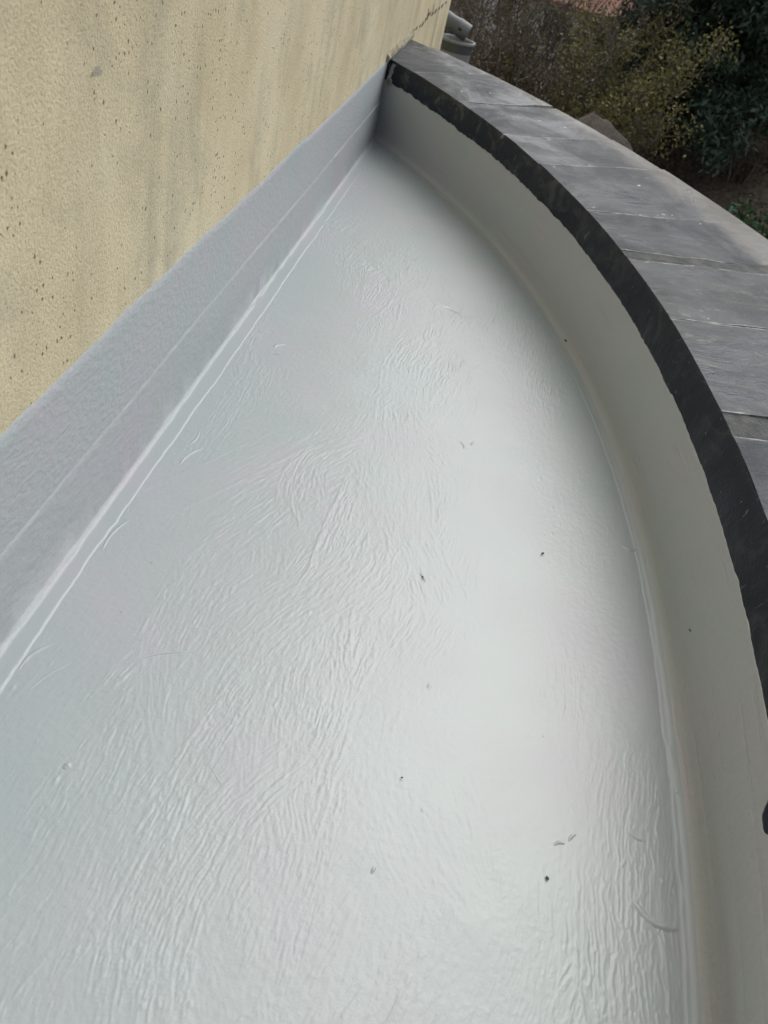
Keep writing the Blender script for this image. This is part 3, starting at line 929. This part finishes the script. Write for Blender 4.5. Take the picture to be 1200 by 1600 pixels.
def leafy_bush(name, x, y, h, spread, stems, mat, label, cat, seed, per=8, sig=0.12, size=0.05, z=None, group=None, twigs=16, sub=6, bark='bark_dark', lean=0.45, aspect=0.45):
    r = np.random.default_rng(seed)
    b = (x, y, (gz(x, y) if z is None else z) - 0.05)
    root = thing(name, label, cat, b, group)
    segs, tips = grow(b, h, spread, stems, 0.04, twigs, sub, r, lean)
    localise(tubes_obj('trunk', segs, M[bark], None, 4), root)
    V, t = leaves(tips, per, sig, size, r, aspect)
    # leaf tint varies at random through the whole crown
    localise(quads_obj('crown', V, mat, None, t), root)
    return root

def conifer(x, y, h, r_base, label, seed, group='evergreens beyond the terrace', dens=1.0):
    r = np.random.default_rng(seed)
    b = np.array([x, y, gz(x, y) - 0.1])
    root = thing('evergreen_tree', label, 'tree', tuple(b), group)
    segs = []
    n = 14
    for k in range(n):
        segs.append((b[0], b[1], b[2] + h * k / n, b[0], b[1], b[2] + h * (k + 1) / n, 0.20 * (1 - k / n) + 0.02, 0.20 * (1 - (k + 1) / n) + 0.02))
    cs = []
    for k in range(int(130 * dens)):
        t = r.uniform(0.10, 1.0)
        a = r.uniform(0, 2 * np.pi)
        L = r_base * (1 - t ** 1.4) * r.uniform(0.65, 1.1) + 0.2
        z0 = b[2] + h * t
        p = np.array([b[0], b[1], z0])
        d = np.array([np.cos(a), np.sin(a), r.uniform(-0.05, 0.35)])
        m = 6
        prev = p
        for j in range(1, m + 1):
            q = p + d * L * j / m + np.array([0, 0, -0.16 * L * (j / m) ** 2]) + r.normal(0, 0.03, 3)
            segs.append((*prev, *q, 0.03 * (1 - (j - 1) / m) + 0.004, 0.03 * (1 - j / m) + 0.004))
            prev = q
            if j >= 2:
                for u in range(3):
                    sdir2 = np.array([-np.sin(a), np.cos(a), 0]) * r.normal(0, 1)
                    e = q + sdir2 * 0.28 * (1.1 - 0.5 * j / m) + d * r.uniform(0, 0.2) + np.array([0, 0, r.uniform(-0.18, 0.05)])
                    segs.append((*q, *e, 0.008, 0.004))
                    cs += [q + (e - q) * s for s in (0.35, 0.7, 1.0)]
    localise(tubes_obj('trunk', segs, M['bark_dark'], None, 4), root)
    V, t = leaves(np.array(cs), 9, 0.09, 0.15, r, 0.32, 0.5)
    localise(quads_obj('crown', V, M['leaf_dark'], None, t), root)
    return root

# bare thicket behind the far end of the parapet
BL = 'one of the tangled leafless brown shrubs filling the thicket behind the far parapet'
for i, (x, y, h, sp) in enumerate([(-1.9, 15.2, 4.4, 1.7), (-0.9, 14.2, 4.6, 1.6), (-0.1, 15.6, 4.3, 1.7), (0.35, 14.6, 3.8, 1.5), (1.1, 16.8, 4.4, 1.8), (-1.2, 17.6, 5.0, 2.0), (0.2, 18.4, 4.6, 2.0), (1.9, 18.6, 4.2, 1.9), (-2.6, 19.0, 5.0, 2.0)]):
    bare_shrub(x, y, h, sp, 11, M['twig_brown'] if i % 3 else M['twig_grey'], BL, 100 + i, dead=(2 if i % 2 else 1), twigs=16)
bare_shrub(0.45, 12.4, 2.4, 1.0, 7, M['twig_brown'], 'low brown shrub with withered leaves just behind the parapet', 131, dead=4)
bare_shrub(1.2, 14.3, 2.9, 0.9, 4, M['twig_grey'], 'thin grey stemmed shrub against the pale rock behind the parapet', 132, twigs=8, sub=3)
# olive-yellow bush
leafy_bush('olive_bush', 1.62, 14.6, 3.8, 1.25, 13, M['leaf_olive'], 'olive yellow leafy bush standing before the dark evergreen', 'bush', 201, per=8, sig=0.11, size=0.07, twigs=20, sub=6, bark='twig_brown', lean=0.22)
leafy_bush('olive_bush', 0.75, 16.2, 4.6, 1.6, 8, M['leaf_olive'], 'thinner olive bush mixed into the bare thicket, behind the yellow one', 'bush', 202, per=3, sig=0.12, size=0.055, twigs=16, sub=5, bark='twig_brown', lean=0.32)
# evergreens
conifer(3.75, 17.6, 7.8, 2.3, 'large dark evergreen tree right behind the olive bush', 301, dens=1.5)
conifer(4.9, 22.6, 7.5, 2.3, 'dark evergreen tree half hidden behind the olive bush', 302, dens=1.2)
conifer(6.6, 23.5, 8.0, 2.6, 'dark evergreen tree at the right border of the view', 303, dens=1.3)
conifer(8.6, 20.5, 7.5, 2.4, 'dark evergreen tree farthest to the right', 304)
leafy_bush('laurel_bush', 4.25, 11.9, 1.55, 0.9, 9, M['leaf_green'], 'dark green leafy bush low beside the coping at the right border', 'bush', 401, per=7, sig=0.08, size=0.085, twigs=12, sub=4, aspect=0.55)
leafy_bush('laurel_bush', 5.2, 12.9, 1.7, 1.0, 9, M['leaf_green'], 'green leafy bush farthest right, behind the low dark one', 'bush', 402, per=7, sig=0.09, size=0.085, twigs=12, sub=4, aspect=0.55)
# bramble on the bank
for i, (x, y) in enumerate([(4.1, 17.2), (5.0, 16.6), (5.9, 17.4), (6.6, 18.6), (4.6, 18.2), (3.6, 16.2)]):
    bare_shrub(x, y, 0.9, 0.8, 9, M['twig_brown'], 'one of the low dead brown brambles on the earth bank under the evergreens', 500 + i, 'brambles on the bank', dead=3, twigs=6, sub=3)
# rocks and earth mound
def rock(name, x, y, s, seed, mat, label, cat, sink=0.25, z=None):
    me_v, me_f = [], []
    nu, nv = 22, 13
    for j in range(nv + 1):
        ph = math.pi * j / nv
        for i in range(nu):
            a = 2 * math.pi * i / nu
            d = Vector((math.sin(ph) * math.cos(a), math.sin(ph) * math.sin(a), math.cos(ph)))
            q = 1 + (0.35 if s[2] < 1.5 else 0.08) * mnoise.noise(d * 1.4 + Vector((seed, 0, 0))) + (0.16 if s[2] < 1.5 else 0.05) * mnoise.noise(d * 3.7 + Vector((0, seed, 0))) + (0.07 if s[2] < 1.5 else 0.025) * mnoise.noise(d * 9 + Vector((0, 0, seed)))
            me_v.append((d.x * q * s[0], d.y * q * s[1], d.z * q * s[2]))
    for j in range(nv):
        me_f += [(j * nu + i, (j + 1) * nu + i, (j + 1) * nu + (i + 1) % nu, j * nu + (i + 1) % nu) for i in range(nu)]
    o = mesh_obj(name, me_v, me_f, mat, smooth=40 if s[2] < 1.5 else 180)
    o.location = (x, y, (gz(x, y) if z is None else z) + s[2] * (1 - 2 * sink) * 0.6)
    return tag(o, label, cat)
M['pale_rock'] = noisy_material('pale_limestone', (0.30, 0.28, 0.25), (0.52, 0.50, 0.46), 3, 0.9, 0.04)
M['mound'] = noisy_material('grey_brown_earth', (0.065, 0.054, 0.045), (0.12, 0.10, 0.085), 5, 0.95, 0.04)
rock('pale_boulder', 1.38, 15.6, (0.45, 0.4, 1.0), 1.0, M['pale_rock'], 'pale boulder glimpsed between thin stems behind the parapet', 'rock')
rock('pale_boulder', 5.85, 19.6, (0.34, 0.3, 0.26), 5.0, M['pale_rock'], 'pale boulder on the bank at the right border', 'rock')
rock('earth_mound', 1.75, 12.9, (0.95, 0.7, 1.7), 9.0, M['mound'], 'smooth grey brown earth mound under the olive bush behind the coping', 'mound', 0.3, -2.75)
# teal garden stake
stx, sty = 3.72, 12.0
M['teal'] = noisy_material('teal_plastic', (0.06, 0.22, 0.20), (0.10, 0.32, 0.29), 20, 0.5, 0)
stk = tubes_obj('garden_stake', [(stx - 0.02, sty, gz(stx, sty) - 0.1, stx + 0.03, sty, -1.14, 0.022, 0.022), (stx + 0.03, sty, -1.14, stx + 0.032, sty, -1.12, 0.022, 0.010)], M['teal'], None, 10)
tag(stk, 'thin teal garden stake rising just past the coping edge', 'stake')
# house far down the garden
M['terracotta'] = noisy_material('terracotta_tiles', (0.16, 0.075, 0.052), (0.27, 0.14, 0.10), 4, 0.85, 0.03)
M['white_wall'] = noisy_material('off_white_wall', (0.55, 0.54, 0.52), (0.68, 0.67, 0.65), 2, 0.85, 0.01)
M['glass'] = noisy_material('dark_window', (0.02, 0.023, 0.026), (0.04, 0.045, 0.05), 2, 0.15, 0)
fx, fy = 2.6, 41.0
fz = gz(fx, fy)
far = thing('far_house', 'distant white house with terracotta roof glimpsed above the thicket', 'house', (fx, fy, fz))
def fchild(o):
    return localise(o, far)
v, f = box_verts(fx - 4.2, fx + 2.2, fy, fy + 7, fz - 0.6, fz + 2.0)
fchild(mesh_obj('wall', v, f, M['white_wall']))
zr, ze = fz + 3.5, fz + 1.95
vv = [(fx - 4.6, fy - 0.4, ze), (fx + 2.5, fy - 0.4, ze), (fx + 2.5, fy + 3.5, zr), (fx - 4.6, fy + 3.5, zr), (fx + 2.5, fy + 7.4, ze), (fx - 4.6, fy + 7.4, ze)]
vv += [(a, b, c - 0.14) for a, b, c in vv]
ff = [(0, 1, 2, 3), (3, 2, 4, 5), (7, 6, 9, 8), (8, 9, 11, 10), (0, 6, 7, 1), (1, 7, 8, 2), (2, 8, 10, 4), (4, 10, 11, 5), (5, 11, 9, 3), (3, 9, 6, 0)]
fchild(mesh_obj('roof', vv, ff, M['terracotta']))
vv = [(fx + 2.19, fy, ze - 0.1), (fx + 2.19, fy + 7, ze - 0.1), (fx + 2.19, fy + 3.5, zr - 0.16), (fx - 4.19, fy, ze - 0.1), (fx - 4.19, fy + 7, ze - 0.1), (fx - 4.19, fy + 3.5, zr - 0.16)]
fchild(mesh_obj('gable', vv, [(0, 1, 2), (3, 5, 4), (0, 2, 5, 3), (1, 4, 5, 2)], M['white_wall']))
for wx in (-3.0, -0.8, 1.2):
    v, f = box_verts(fx + wx - 0.4, fx + wx + 0.4, fy - 0.03, fy + 0.02, fz + 0.5, fz + 1.6)
    fchild(mesh_obj('window', v, f, M['glass']))
# far wood on the rising ground, one mass
r = np.random.default_rng(77)
cc = []
for k in range(420):
    a = r.uniform(-0.9, 1.1); d = r.uniform(46, 95)
    x, y = d * math.sin(a), d * math.cos(a)
    hgt = r.uniform(5, 9)
    m = 26
    q = r.normal(0, 1, (m, 3)); q /= np.linalg.norm(q, axis=1, keepdims=True)
    cc.append(q * np.array([1.9, 1.9, hgt * 0.42]) * r.uniform(0.6, 1.0, (m, 1)) + np.array([x, y, gz(x, y) + hgt * 0.5]))
V, t = leaves(np.concatenate(cc), 9, 0.45, 0.55, r, 0.6)
wood = quads_obj('far_wood', V, M['leaf_dark'], None, t)
kind(wood, 'stuff', 'far dark wood on the rising ground')
wood['category'] = 'wood'
# fallen leaves on the ground near the terrace
r = np.random.default_rng(78)
n = 16000
x = r.uniform(-2, 10, n); y = r.uniform(11.5, 27, n)
c = np.stack([x, y, np.array([gz(a, b) for a, b in zip(x, y)]) + 0.015], axis=1)
V, t = leaves(c, 1, 0.004, 0.075, r, 0.7)
lit = quads_obj('leaf_litter', V, M['leaf_dead'], None, t)
kind(lit, 'stuff', 'dead brown leaves strewn over the garden soil')
lit['category'] = 'leaf litter'
